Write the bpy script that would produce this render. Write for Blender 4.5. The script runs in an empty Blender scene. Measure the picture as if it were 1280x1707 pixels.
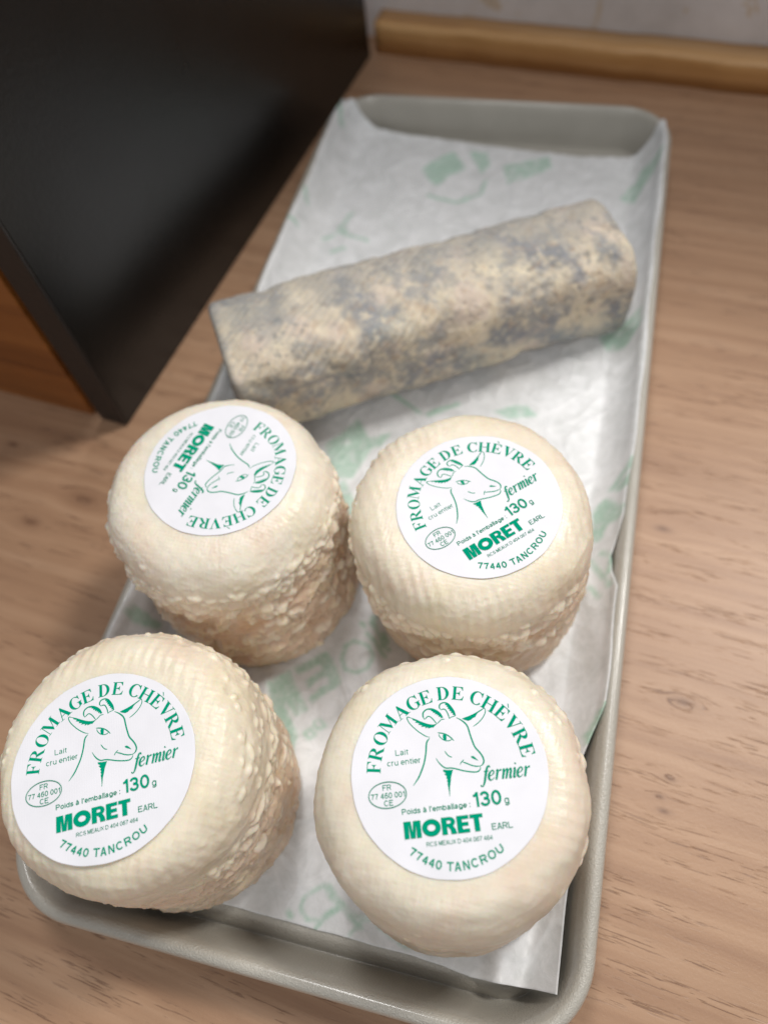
import bpy, math, random
import numpy as np
from mathutils import Matrix, Vector

# ---------------------------------------------------------------- camera, world, lamps, exposure
sc = bpy.context.scene
MM = 0.001
cam_d = bpy.data.cameras.new('camera'); cam = bpy.data.objects.new('camera', cam_d)
sc.collection.objects.link(cam); sc.camera = cam
R3 = Matrix(((0.968, -0.151, 0.198), (0.229, 0.853, -0.468), (-0.099, 0.499, 0.861)))
R3 = R3.to_quaternion().to_matrix()
cam.matrix_world = Matrix.Translation(Vector((47.78, -160.49, 230.39)) * MM) @ R3.to_4x4()
cam_d.sensor_fit = 'HORIZONTAL'; cam_d.sensor_width = 36; cam_d.lens = 36.97
cam_d.clip_start = 0.01; cam_d.clip_end = 20
cam_d.dof.use_dof = True; cam_d.dof.focus_distance = 0.184; cam_d.dof.aperture_fstop = 10.6

world = bpy.data.worlds.new('World'); sc.world = world; world.use_nodes = True
bg = world.node_tree.nodes['Background']
bg.inputs[0].default_value = (0.93, 0.95, 1.0, 1); bg.inputs[1].default_value = 0.24

def lamp(name, loc, target, sx, sy, power, col):
    d = bpy.data.lights.new(name, 'AREA'); d.shape = 'RECTANGLE'; d.size = sx; d.size_y = sy
    d.energy = power; d.color = col
    o = bpy.data.objects.new(name, d); sc.collection.objects.link(o)
    o.location = loc
    o.rotation_euler = (Vector(target) - Vector(loc)).to_track_quat('-Z', 'Y').to_euler()
    return o
lamp('ceiling_panel_lamp', (0.50, 0.42, 1.05), (0.0, -0.05, 0), 0.20, 0.20, 8.0, (1.0, 0.965, 0.92))
lamp('ceiling_strip_lamp', (-0.16, 0.42, 1.25), (0.0, 0.0, 0), 0.14, 0.5, 6.2, (1.0, 0.985, 0.97))
lamp('ceiling_far_lamp', (0.34, -0.90, 1.15), (0.05, 0.05, 0), 0.45, 0.10, 4.2, (1.0, 0.98, 0.95))
sc.view_settings.view_transform = 'Standard'; sc.view_settings.look = 'None'
sc.view_settings.exposure = 0.03; sc.view_settings.gamma = 1
sc.render.engine = 'CYCLES'

# ---------------------------------------------------------------- data (millimetres)
STROKES={
 'neck':[(-3.14,7.62),(-3.69,7.15),(-4.02,6.45),(-4.34,4.71),(-4.86,2.86),(-5.53,1.35),(-6.54,-0.41),(-7.84,-1.90)],
 'earL_low':[(-3.03,7.81),(-4.05,8.25),(-5.49,9.41),(-6.75,10.81),(-7.39,11.80),(-7.62,12.67),(-7.28,12.80),(-6.57,12.41)],
 'earL_top':[(-6.72,12.56),(-5.46,11.82),(-4.21,11.12),(-3.10,10.62),(-1.97,10.37),(-1.19,10.59)],
 'brow':[(-1.19,10.56),(-0.54,11.06),(-0.09,11.39),(0.67,11.40)],
 'hornL_out':[(-3.79,11.84),(-4.04,12.58),(-3.84,13.48),(-3.02,14.02),(-2.01,14.02),(-1.06,13.56),(-0.24,12.79),(0.30,11.80)],
 'hornL_in':[(-3.79,11.84),(-3.38,12.16),(-2.96,12.44),(-2.48,12.30),(-1.96,11.74),(-1.54,11.10),(-1.19,10.56)],
 'hornR_out':[(0.11,13.51),(-0.21,14.14),(0.11,14.87),(0.98,15.07),(1.78,14.75),(2.35,14.00),(2.88,12.92),(3.15,11.87)],
 'hornR_in':[(0.11,13.51),(0.55,13.66),(1.03,13.48),(1.36,12.85),(1.57,12.15),(1.63,11.35)],
 'hornR_base':[(1.63,11.35),(2.03,11.64),(2.55,11.74),(3.15,11.87)],
 'face':[(3.20,11.43),(4.09,10.84),(4.96,9.98),(5.41,9.10),(5.62,7.76),(5.89,6.26),(6.31,4.67),(7.10,3.46),(7.60,2.52),(7.77,1.55),(7.41,0.81),(6.81,0.53)],
 'lip_up':[(6.88,0.52),(5.93,0.59),(4.93,0.94),(4.04,1.43),(3.13,1.85)],
 'lip_end':[(3.59,2.27),(3.14,1.93),(2.86,1.65),(2.64,1.28)],
 'lip_low':[(6.88,0.48),(6.73,-0.13),(6.16,-0.54),(5.35,-0.55),(4.11,-0.30),(2.87,0.07),(1.65,0.53),(0.56,0.84),(-0.40,0.92),(-1.14,1.40),(-1.84,2.27),(-2.36,3.28)],
 'cheek':[(-0.28,4.53),(0.15,3.79),(0.57,3.31),(1.15,3.05)],
 'eye_top':[(-1.32,8.62),(-0.55,8.45),(0.24,8.16),(0.99,7.66),(1.57,7.06),(2.02,6.47)],
 'eye_low':[(-1.06,8.39),(-0.97,7.81),(-0.40,7.09),(0.37,6.67),(1.19,6.65),(1.64,6.93)],
 'pupil':[(0.25,8.27),(0.14,7.68),(0.14,6.81)],
 'nostril':[(5.17,2.73),(5.72,2.42),(6.59,1.72)],
 'earR_top':[(4.44,11.01),(5.64,11.24),(7.03,11.65),(8.45,12.24),(9.54,12.78)],
 'earR_low':[(9.71,12.84),(9.75,11.99),(9.17,10.97),(8.29,10.08),(7.36,9.45),(6.56,9.05)],
}
PATCHES={
 'ear_left':[(-6.57,12.41),(-5.46,11.82),(-4.21,11.12),(-3.10,10.59),(-1.97,10.32),(-1.28,10.49),(-1.65,10.20),(-2.12,9.81),(-2.27,9.94),(-3.20,9.77),(-3.25,10.06),(-3.89,9.85),(-3.73,10.23),(-4.76,10.35),(-4.43,10.61),(-5.32,10.85),(-5.01,11.10),(-5.93,11.43),(-5.65,11.68),(-6.36,12.02)],
 'ear_right':[(4.44,11.01),(5.64,11.24),(7.03,11.65),(9.00,12.51),(7.87,11.72),(7.35,11.03),(6.84,10.92),(6.37,10.56),(5.68,10.40),(4.90,10.74)],
 'beard':[(-1.16,0.69),(-0.29,0.51),(0.99,0.41),(0.70,-0.23),(0.38,-1.05),(0.18,-1.95),(-0.12,-3.00),(-0.38,-4.88),(-0.50,-4.86),(-0.45,-4.03),(-0.52,-2.95),(-0.59,-2.33),(-0.45,-2.11),(-0.64,-1.71),(-0.43,-1.50),(-0.70,-1.08),(-0.48,-0.87),(-1.00,-0.23),(-0.62,-0.15),(-1.13,0.30)],
 'horn_left_shade':[(-2.10,14.00),(-1.06,13.56),(-0.24,12.79),(0.34,11.74),(0.05,11.78),(-0.21,11.69),(-0.24,12.12),(-0.59,11.99),(-0.57,12.46),(-0.91,12.36),(-0.91,12.74),(-1.34,12.67),(-1.29,13.08),(-1.71,13.05),(-1.75,13.45),(-2.16,13.53),(-2.04,13.77),(-2.71,13.85)],
 'horn_right_shade':[(1.20,14.82),(1.78,14.75),(2.35,14.00),(2.88,12.92),(3.15,11.87),(2.76,12.05),(2.48,12.21),(2.65,12.52),(2.16,12.58),(2.30,12.95),(1.87,13.12),(2.03,13.44),(1.63,13.58),(1.71,13.99),(1.36,14.12),(1.54,14.44),(1.16,14.48)],
}
PRINT_POLYS=[[(-19.6,-94.6),(-10.8,-87.1),(-3.6,-95.3),(-10.9,-104.2),(-12.3,-102.1),(-7.6,-96.7),(-8.9,-95.0),(-13.4,-99.6),(-14.9,-97.8),(-10.4,-93.6),(-11.7,-91.8),(-17.7,-96.4)],
[(-26.1,-100.4),(-20.6,-95.6),(-11.5,-106.1),(-14.6,-108.6),(-18.9,-104.6),(-19.0,-106.8),(-22.3,-106.4)],
[(66.4,-18.0),(72.0,-8.0),(73.6,-9.2),(71.8,-13.3),(68.3,-18.4)],
[(62.6,-23.1),(65.7,-20.3),(71.5,-26.9),(69.7,-30.8),(67.6,-30.5),(66.6,-36.3),(63.7,-36.1)],
[(68.6,-18.7),(71.9,-14.4),(72.6,-18.8),(69.9,-19.9)],
[(67.3,-99.3),(70.2,-91.5),(71.1,-93.0),(70.8,-97.5),(68.4,-101.7)],
[(-29.4,140.4),(-21.4,149.5),(-17.1,152.8),(-9.1,142.4),(-15.4,137.2),(-19.9,129.6),(-24.3,133.6)],
[(-9.9,153.5),(-1.5,154.3),(0.6,145.2),(-2.0,139.5),(-6.2,146.4)],
[(5.9,145.7),(25.9,154.1),(28.1,146.1),(10.1,133.6)],
[(58.0,130.1),(63.8,139.2),(64.5,144.5),(72.0,147.0),(71.4,140.0),(66.5,132.7),(63.8,125.7)],
[(57.4,51.5),(70.0,59.7),(70.7,50.7),(67.2,44.7),(61.1,45.1)],
[(-27.1,-15.3),(-19.6,-7.9),(-10.0,-4.4),(-11.8,-10.3),(-21.0,-14.9)],
[(23.7,11.7),(35.2,16.1),(39.8,11.7),(30.2,9.0)],
[(-80.4,-86.1),(-78.0,-82.6),(-74.1,-82.7),(-73.3,-85.9),(-78.7,-88.0)],
[(-71.5,-91.4),(-69.6,-87.7),(-63.2,-89.4),(-63.6,-91.5),(-69.7,-92.7)],
[(-25.3,-107.9),(-19.8,-104.0),(-12.0,-114.3),(-12.3,-119.6)],
[(-31.7,-12.7),(-22.8,0.9),(-14.6,-9.8),(-18.6,-24.6),(-24.8,-25.7)],
[(-25.8,-38.1),(-21.7,-25.1),(-13.5,-36.0),(-14.7,-47.9)]]
PRINT_STROKES=[(1.2,[(-6.1,-87.9),(-5.9,-84.3),(-2.9,-82.3),(0.8,-82.9),(3.0,-86.1),(2.6,-90.0),(-0.4,-91.9),(-4.1,-91.1),(-6.1,-87.9)]),
(1.3,[(-0.3,-79.3),(3.0,-82.1),(6.9,-85.5)]),
(1.6,[(-2.5,-76.0),(-1.6,-76.9)]),
(1.6,[(0.6,-74.0),(2.5,-77.7)]),
(1.6,[(5.1,-78.9),(6.6,-81.0)]),
(0.8,[(-10.7,-112.9),(-8.8,-114.1),(-7.4,-112.6),(-9.3,-111.1),(-10.4,-112.5)]),
(0.8,[(-8.5,-109.9),(-6.7,-111.1),(-5.1,-109.9),(-7.1,-108.1),(-8.4,-109.1)]),
(0.9,[(5.6,-150.6),(9.3,-153.7),(14.0,-156.5),(18.1,-158.6)]),
(0.7,[(6.9,-150.3),(10.8,-153.3),(15.9,-156.0),(19.4,-155.9)]),
(0.9,[(5.6,-150.6),(1.1,-154.8),(1.3,-158.3),(3.3,-159.6),(6.7,-158.8),(9.8,-155.7),(11.8,-154.2)]),
(0.8,[(6.1,-160.9),(7.4,-158.7),(11.3,-155.3)]),
(0.8,[(15.1,-160.7),(17.4,-157.4),(19.5,-156.1)]),
(1.4,[(-2.0,-159.0),(-1.3,-159.8)]),
(0.8,[(27.5,-158.8),(29.6,-159.7),(31.7,-158.8)]),
(0.8,[(37.8,-158.8),(40.8,-159.0),(41.4,-158.2)]),
(0.9,[(21.9,-156.7),(26.3,-158.7)]),
(1.1,[(66.5,-40.4),(69.4,-43.6),(69.3,-48.3),(67.4,-50.0)]),
(1.3,[(64.1,-42.9),(66.5,-46.5),(69.2,-53.2)]),
(1.1,[(64.2,-52.2),(67.5,-56.2)]),
(1.6,[(-22.7,123.1),(-9.7,120.1),(-0.3,126.3),(0.5,135.2)]),
(1.5,[(-55.1,95.5),(-42.3,92.1)]),
(1.8,[(-74.4,173.3),(-69.7,155.6)]),
(2,[(1.6,6.3),(11.2,13.0)]),
(1.6,[(18.0,-1.7),(25.2,3.2)]),
(1.6,[(-61.2,90.7),(-53.0,97.2)]),
(1.8,[(-55.5,83.7),(-50.8,86.8)]),
(1.3,[(-78.7,116.5),(-72.0,106.8),(-70.2,102.3)]),
(1.8,[(-79.6,85.2),(-70.3,87.6)]),
(1.6,[(-56.3,97.2),(-53.0,108.3)]),
(1.5,[(71.8,-90.6),(71.0,-96.0),(68.6,-100.7)]),
(1.5,[(-30.7,22.5),(-1.7,7.0)]),
(1.3,[(0.4,-75.5),(5.9,-82.4),(7.9,-83.0)])]
KNOTS= [(-132.2, -59.0), (-116.1, -46.4), (95.3, -80.0), (92.8, -102.6), (90.3, -108.0), (91.6, -111.7), (85.9, -22.8), (-155.2, -28.6)]


# ---------------------------------------------------------------- helpers
def tag(o, label=None, cat=None, group=None, kind=None):
    for k, v in (('label', label), ('category', cat), ('group', group), ('kind', kind)):
        if v: o[k] = v
    return o

def link(name, me, mat=None, parent=None, loc=None):
    o = bpy.data.objects.new(name, me); sc.collection.objects.link(o)
    if mat is not None and me is not None and not me.materials: me.materials.append(mat)
    if parent: o.parent = parent
    if loc is not None: o.location = Vector(loc) * MM
    return o

def mesh(name, V, F, smooth=True):
    me = bpy.data.meshes.new(name)
    me.from_pydata((np.asarray(V, float) * MM).tolist(), [], [list(map(int, f)) for f in F] if not isinstance(F, list) else F)
    me.update()
    if smooth: me.polygons.foreach_set('use_smooth', [True] * len(me.polygons))
    return me

def grid_mesh(name, V, nr, nc, wrap=False, flip=False):
    """V: nr*nc points row by row; quads between rows"""
    me = bpy.data.meshes.new(name)
    i = np.arange(nr - 1)[:, None]; cc = nc if wrap else nc - 1
    j = np.arange(cc)[None, :]; j2 = (j + 1) % nc
    a = i * nc + j; b = i * nc + j2; c = (i + 1) * nc + j2; d = (i + 1) * nc + j
    q = np.stack([a, b, c, d] if not flip else [a, d, c, b], -1).reshape(-1, 4)
    me.vertices.add(len(V)); me.vertices.foreach_set('co', (np.asarray(V) * MM).astype(np.float32).ravel())
    me.loops.add(q.size); me.loops.foreach_set('vertex_index', q.astype(np.int32).ravel())
    me.polygons.add(len(q)); me.polygons.foreach_set('loop_start', (np.arange(len(q)) * 4).astype(np.int32))
    me.polygons.foreach_set('use_smooth', np.ones(len(q), bool))
    me.update(calc_edges=True); me.validate()
    return me

def vcol(me, name, rgb):
    at = me.color_attributes.new(name, 'FLOAT_COLOR', 'POINT')
    c = np.ones((len(me.vertices), 4), np.float32); c[:, :3] = rgb
    at.data.foreach_set('color', c.ravel())

_rng = np.random.RandomState(7)
_perm = np.tile(_rng.permutation(256), 3)
_g = _rng.normal(size=(256, 3)); _g /= np.linalg.norm(_g, axis=1)[:, None]
def perlin(P):
    P = np.asarray(P, float); I = np.floor(P).astype(int); f = P - I; I &= 255
    u = f * f * f * (f * (f * 6 - 15) + 10); r = 0
    for dx in (0, 1):
        for dy in (0, 1):
            for dz in (0, 1):
                h = _perm[_perm[_perm[(I[..., 0] + dx) & 255] + ((I[..., 1] + dy) & 255)] + ((I[..., 2] + dz) & 255)]
                g = _g[h]
                d = (f[..., 0] - dx) * g[..., 0] + (f[..., 1] - dy) * g[..., 1] + (f[..., 2] - dz) * g[..., 2]
                w = (u[..., 0] if dx else 1 - u[..., 0]) * (u[..., 1] if dy else 1 - u[..., 1]) * (u[..., 2] if dz else 1 - u[..., 2])
                r = r + w * d
    return r * 1.5
def fbm(P, sc_, oct_=3, off=0.):
    r = 0; a = 1.; t = 0
    P = np.asarray(P, float) / sc_ + off
    for k in range(oct_):
        r = r + a * perlin(P); t += a; a *= .5; P = P * 2.03 + 17.3
    return r / t
def sstep(a, b, x):
    t = np.clip((x - a) / (b - a), 0, 1); return t * t * (3 - 2 * t)
def lin(r, g, b):
    c = np.array([r, g, b]) / 255.; return np.where(c <= .04045, c / 12.92, ((c + .055) / 1.055) ** 2.4)

# ---------------------------------------------------------------- materials
def mat(name):
    m = bpy.data.materials.new(name); m.use_nodes = True
    nt = m.node_tree; return m, nt, nt.nodes['Principled BSDF']
def node(nt, t, **kw):
    n = nt.nodes.new(t)
    for k, v in kw.items(): setattr(n, k, v)
    return n
def noise(nt, scale, detail=3, rough=.5, vec=None, dist=0.):
    n = node(nt, 'ShaderNodeTexNoise'); n.inputs['Scale'].default_value = scale
    n.inputs['Detail'].default_value = detail; n.inputs['Roughness'].default_value = rough
    n.inputs['Distortion'].default_value = dist
    if vec is not None: nt.links.new(vec, n.inputs['Vector'])
    return n
def ramp(nt, fac, stops):
    n = node(nt, 'ShaderNodeValToRGB'); el = n.color_ramp.elements
    while len(el) < len(stops): el.new(.5)
    for e, (p, c) in zip(el, stops): e.position = p; e.color = (*c, 1)
    nt.links.new(fac, n.inputs[0]); return n
def mix(nt, fac, a, b, mode='MIX'):
    n = node(nt, 'ShaderNodeMix', data_type='RGBA', blend_type=mode)
    for s, v in ((n.inputs[0], fac), (n.inputs[6], a), (n.inputs[7], b)):
        if hasattr(v, 'links'): nt.links.new(v, s)
        elif isinstance(v, (int, float)): s.default_value = v
        else: s.default_value = (*v, 1)
    return n.outputs[2]
def bump(nt, h, dist, strength=1., prev=None):
    b = node(nt, 'ShaderNodeBump'); b.inputs['Distance'].default_value = dist; b.inputs['Strength'].default_value = strength
    nt.links.new(h, b.inputs['Height'])
    if prev is not None: nt.links.new(prev, b.inputs['Normal'])
    return b.outputs[0]
def weave(nt, vec, scale):
    o = None
    for ax in ('X', 'Y'):
        w = node(nt, 'ShaderNodeTexWave', wave_type='BANDS', bands_direction=ax, wave_profile='SIN'); w.inputs['Scale'].default_value = scale
        w.inputs['Distortion'].default_value = 1.2; w.inputs['Detail'].default_value = 2; w.inputs['Detail Scale'].default_value = .4
        nt.links.new(vec, w.inputs['Vector']); o = w.outputs['Fac'] if o is None else math_n(nt, 'ADD', o, w.outputs['Fac'])
    return o
def math_n(nt, op, a, b=None, c=None):
    n = node(nt, 'ShaderNodeMath', operation=op)
    for k, v in enumerate((a, b, c)):
        if v is None: continue
        if hasattr(v, 'links'): nt.links.new(v, n.inputs[k])
        else: n.inputs[k].default_value = v
    return n.outputs[0]

def wood_material(name, ang, base, dark, light, pore, scale=1., knots=(), rough=.42, pores=1.):
    m, nt, p = mat(name)
    tc = node(nt, 'ShaderNodeTexCoord')
    mp = node(nt, 'ShaderNodeMapping'); mp.inputs['Rotation'].default_value = (0, 0, ang)
    nt.links.new(tc.outputs['Object'], mp.inputs[0]); v0 = mp.outputs[0]
    # knots bend the grain: add to y a falloff round every knot
    sep = node(nt, 'ShaderNodeSeparateXYZ'); nt.links.new(v0, sep.inputs[0])
    X, Y, Zc = sep.outputs; kn_dark = None; yy = Y
    ca, sa = math.cos(ang), math.sin(ang)
    for kx, ky, kr in knots:
        x0 = (ca * kx - sa * ky) * MM; y0 = (sa * kx + ca * ky) * MM
        dx = math_n(nt, 'MULTIPLY', math_n(nt, 'SUBTRACT', X, x0), .45)
        dy = math_n(nt, 'SUBTRACT', Y, y0)
        r2 = math_n(nt, 'ADD', math_n(nt, 'MULTIPLY', dx, dx), math_n(nt, 'MULTIPLY', dy, dy))
        fall = math_n(nt, 'DIVIDE', (kr * 3 * MM) ** 2, math_n(nt, 'ADD', r2, (kr * 3 * MM) ** 2))
        sg = math_n(nt, 'DIVIDE', dy, math_n(nt, 'SQRT', math_n(nt, 'ADD', r2, 1e-8)))
        yy = math_n(nt, 'ADD', yy, math_n(nt, 'MULTIPLY', math_n(nt, 'MULTIPLY', sg, fall), -kr * 1.2 * MM))
        dk = math_n(nt, 'POWER', math_n(nt, 'DIVIDE', (kr * .75 * MM) ** 2, math_n(nt, 'ADD', r2, (kr * .75 * MM) ** 2)), 2.)
        kn_dark = dk if kn_dark is None else math_n(nt, 'MAXIMUM', kn_dark, dk)
    cb = node(nt, 'ShaderNodeCombineXYZ'); nt.links.new(X, cb.inputs[0]); nt.links.new(yy, cb.inputs[1]); nt.links.new(Zc, cb.inputs[2])
    def stretched(sx, sy):
        q = node(nt, 'ShaderNodeMapping'); q.inputs['Scale'].default_value = (sx, sy, sy); nt.links.new(cb.outputs[0], q.inputs[0]); return q.outputs[0]
    a = noise(nt, 1, 5, .6, stretched(8 * scale, 190 * scale), .25)
    b = noise(nt, 1, 5, .65, stretched(24 * scale, 620 * scale), .2)
    big = noise(nt, 1, 2, .5, stretched(5 * scale, 22 * scale), .3)
    col = ramp(nt, a.outputs[0], [(.28, dark), (.5, base), (.72, light)]).outputs[0]
    col = mix(nt, math_n(nt, 'MULTIPLY', b.outputs[0], .55), col, mix(nt, 1., col, (.78, .74, .70), 'MULTIPLY'))
    bigf = ramp(nt, big.outputs[0], [(.3, (.88, .87, .86)), (.7, (1.06, 1.06, 1.06))]).outputs[0]
    col = mix(nt, .8, col, bigf, 'MULTIPLY')
    # short dark pores
    pn = noise(nt, 1, 2, .5, stretched(120 * scale, 2300 * scale), .0)
    pm = noise(nt, 1, 2, .5, stretched(26 * scale, 230 * scale), .0)
    pr = ramp(nt, pn.outputs[0], [(.585, (0, 0, 0)), (.65, (1, 1, 1))]).outputs[0]
    pk = ramp(nt, pm.outputs[0], [(.44, (0, 0, 0)), (.60, (1, 1, 1))]).outputs[0]
    pf = math_n(nt, 'MULTIPLY', math_n(nt, 'MULTIPLY', pr, pk), .62 * pores)
    col = mix(nt, pf, col, pore)
    if kn_dark is not None: col = mix(nt, math_n(nt, 'MULTIPLY', kn_dark, .75), col, pore)
    nt.links.new(col, p.inputs['Base Color'])
    p.inputs['Roughness'].default_value = rough
    fine = noise(nt, 1400, 3, .6, tc.outputs['Object'])
    n1 = bump(nt, fine.outputs[0], .00012, .5)
    n2 = bump(nt, math_n(nt, 'SUBTRACT', 1., pf), .00015, .8, n1)
    nt.links.new(n2, p.inputs['Normal'])
    return m

M_counter = wood_material('oak_laminate', math.radians(6.7), lin(179, 143, 114), lin(163, 127, 100), lin(191, 156, 127), lin(104, 72, 54), knots=[(k[0], k[1], r) for k, r in zip(KNOTS, (3, 3.2, 2.2, 1.2, 1.0, 1.3, 2.0, 2.))])
M_trim = wood_material('varnished_pine', math.radians(6.7), lin(216, 168, 110), lin(182, 130, 74), lin(228, 186, 134), lin(110, 66, 28), .7, rough=.35, pores=.3)
M_board = wood_material('dark_varnished_wood', math.radians(6.7), lin(150, 92, 42), lin(116, 66, 26), lin(168, 108, 54), lin(60, 30, 10), .6, rough=.38, pores=.3)

def m_tray():
    m, nt, p = mat('taupe_plastic'); tc = node(nt, 'ShaderNodeTexCoord')
    n = noise(nt, 60, 3, .5, tc.outputs['Object'])
    c = ramp(nt, n.outputs[0], [(.3, lin(174, 170, 160)), (.7, lin(182, 178, 168))]).outputs[0]
    nt.links.new(c, p.inputs['Base Color'])
    p.inputs['Roughness'].default_value = .3
    b1 = noise(nt, 900, 2, .5, tc.outputs['Object']); b2 = noise(nt, 2600, 1, .5, tc.outputs['Object'])
    p.inputs['Coat Weight'].default_value = .5; p.inputs['Coat Roughness'].default_value = .14
    n1 = bump(nt, b1.outputs[0], .0004, .35); n2 = bump(nt, b2.outputs[0], .0003, .8, n1)
    nt.links.new(n2, p.inputs['Normal'])
    return m
M_tray = m_tray()

def m_plain(name, col, rough, bs=0., bd=0., spec=.5):
    m, nt, p = mat(name); p.inputs['Base Color'].default_value = (*col, 1); p.inputs['Roughness'].default_value = rough
    p.inputs['Specular IOR Level'].default_value = spec
    if bs:
        tc = node(nt, 'ShaderNodeTexCoord'); n = noise(nt, bs, 3, .6, tc.outputs['Object'])
        nt.links.new(bump(nt, n.outputs[0], bd, .6), p.inputs['Normal'])
        c = mix(nt, n.outputs[0], tuple(np.array(col) * .88), tuple(np.minimum(np.array(col) * 1.12, 1)))
        nt.links.new(c, p.inputs['Base Color'])
    return m
M_panel = m_plain('black_laminate', lin(16, 16, 16), .30, 500, .00012)
_pb = M_panel.node_tree; _n = noise(_pb, 14, 5, .65, node(_pb, 'ShaderNodeTexCoord').outputs['Object'], .6)
_pb.links.new(math_n(_pb, 'MULTIPLY_ADD', _n.outputs[0], .28, .18), _pb.nodes['Principled BSDF'].inputs['Roughness'])
M_edge = m_plain('black_edge_band', lin(34, 30, 29), .45, 400, .0002)
M_label = m_plain('label_paper', lin(232, 232, 238), .5, 60, .00003)
_nt = M_label.node_tree; _nt.links.new(bump(_nt, weave(_nt, node(_nt, 'ShaderNodeTexCoord').outputs['Object'], 560), .00002, .25), _nt.nodes['Principled BSDF'].inputs['Normal'])
M_ink = m_plain('green_ink', lin(0, 152, 118), .8, spec=.0)
M_ink2 = m_plain('fine_green_ink', lin(0, 138, 106), .8, spec=.0)

def m_wall():
    m, nt, p = mat('grey_plaster'); tc = node(nt, 'ShaderNodeTexCoord')
    n = noise(nt, 25, 5, .6, tc.outputs['Object']); n2 = noise(nt, 9, 3, .5, tc.outputs['Object'], .5)
    c = ramp(nt, n.outputs[0], [(.3, lin(200, 195, 193)), (.7, lin(228, 224, 224))]).outputs[0]
    c2 = ramp(nt, n2.outputs[0], [(.55, (0, 0, 0)), (.62, (1, 1, 1))]).outputs[0]
    c = mix(nt, math_n(nt, 'MULTIPLY', c2, .6), c, lin(232, 228, 222)); n3 = noise(nt, 40, 4, .6, tc.outputs['Object'], .8); c3 = ramp(nt, n3.outputs[0], [(.60, (0, 0, 0)), (.64, (1, 1, 1))]).outputs[0]; c = mix(nt, math_n(nt, 'MULTIPLY', c3, .5), c, lin(196, 168, 120))
    nt.links.new(c, p.inputs['Base Color']); p.inputs['Roughness'].default_value = .6
    nt.links.new(bump(nt, n.outputs[0], .002, .4), p.inputs['Normal'])
    return m
M_wall = m_wall()

def m_cheese(name, rough, sss, tint=(1, 1, 1)):
    m, nt, p = mat(name); tc = node(nt, 'ShaderNodeTexCoord')
    at = node(nt, 'ShaderNodeVertexColor', layer_name='rind_colour')
    n = noise(nt, 260, 4, .6, tc.outputs['Object'])
    f = ramp(nt, n.outputs[0], [(.3, (.93, .92, .90)), (.7, (1.03, 1.03, 1.03))]).outputs[0]
    c = mix(nt, 1., at.outputs[0], f, 'MULTIPLY'); c = mix(nt, 1., c, tint, 'MULTIPLY')
    nt.links.new(c, p.inputs['Base Color'])
    rn = noise(nt, 90, 3, .6, tc.outputs['Object']); nt.links.new(math_n(nt, 'MULTIPLY_ADD', rn.outputs[0], .35, rough - .17), p.inputs['Roughness'])
    p.inputs['Subsurface Weight'].default_value = sss
    p.inputs['Subsurface Radius'].default_value = (1., .62, .35); p.inputs['Subsurface Scale'].default_value = .0022
    b1 = noise(nt, 1300, 3, .6, tc.outputs['Object']); b2 = noise(nt, 330, 3, .5, tc.outputs['Object'])
    n1 = bump(nt, b2.outputs[0], .0003, .4, bump(nt, weave(nt, tc.outputs['Object'], 290), .00005, .22) if sss > .3 else None); n2 = bump(nt, b1.outputs[0], .00012, .5, n1)
    nt.links.new(n2, p.inputs['Normal'])
    return m
M_rind = m_cheese('goat_cheese_rind', .36, .65)
M_log = m_cheese('ash_rind', .75, .15)

def m_greaseproof():
    m, nt, p = mat('greaseproof_paper'); tc = node(nt, 'ShaderNodeTexCoord')
    at = node(nt, 'ShaderNodeVertexColor', layer_name='print')
    n = noise(nt, 140, 6, .7, tc.outputs['Object'], .6); n2 = noise(nt, 700, 3, .6, tc.outputs['Object'])
    base = ramp(nt, n.outputs[0], [(.32, lin(210, 212, 212)), (.68, lin(236, 237, 239))]).outputs[0]
    sp = node(nt, 'ShaderNodeSeparateColor'); nt.links.new(at.outputs[0], sp.inputs[0])
    worn = ramp(nt, n2.outputs[0], [(.3, (.6, .6, .6)), (.6, (1, 1, 1))]).outputs[0]
    f = math_n(nt, 'MULTIPLY', math_n(nt, 'MULTIPLY', sp.outputs[0], worn), .78)
    c = mix(nt, f, base, lin(128, 186, 154))
    nt.links.new(c, p.inputs['Base Color']); p.inputs['Roughness'].default_value = .42
    nt.links.new(bump(nt, n2.outputs[0], .0001, .4, bump(nt, n.outputs[0], .0006, .35)), p.inputs['Normal'])
    return m
M_paper = m_greaseproof()

# ---------------------------------------------------------------- setting: counter, wall
def box_pts(u0, u1, v0, v1, z0, z1, ang, org):
    c, s = math.cos(ang), math.sin(ang); P = []
    for z in (z0, z1):
        for u, v in ((u0, v0), (u1, v0), (u1, v1), (u0, v1)):
            P.append((org[0] + c * u - s * v, org[1] + s * u + c * v, z))
    return P
BOXF = [(3, 2, 1, 0), (4, 5, 6, 7), (0, 1, 5, 4), (1, 2, 6, 5), (2, 3, 7, 6), (3, 0, 4, 7)]
def bevelled(o, w, seg=3):
    b = o.modifiers.new('bevel', 'BEVEL'); b.width = w * MM; b.segments = seg; b.limit_method = 'ANGLE'
    return o
CZ = -4.6
A_T = math.radians(-6.7)
me = mesh('countertop', box_pts(-620, 620, -620, 258, CZ - 30, CZ, A_T, (0, 0)), BOXF, False)
tag(link('countertop', me, M_counter), kind='structure')
me = mesh('wall', box_pts(-560, 560, 241.3, 268, CZ - 30, 420, A_T, (0, 0)), BOXF, False)
tag(link('wall', me, M_wall), kind='structure')

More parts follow.
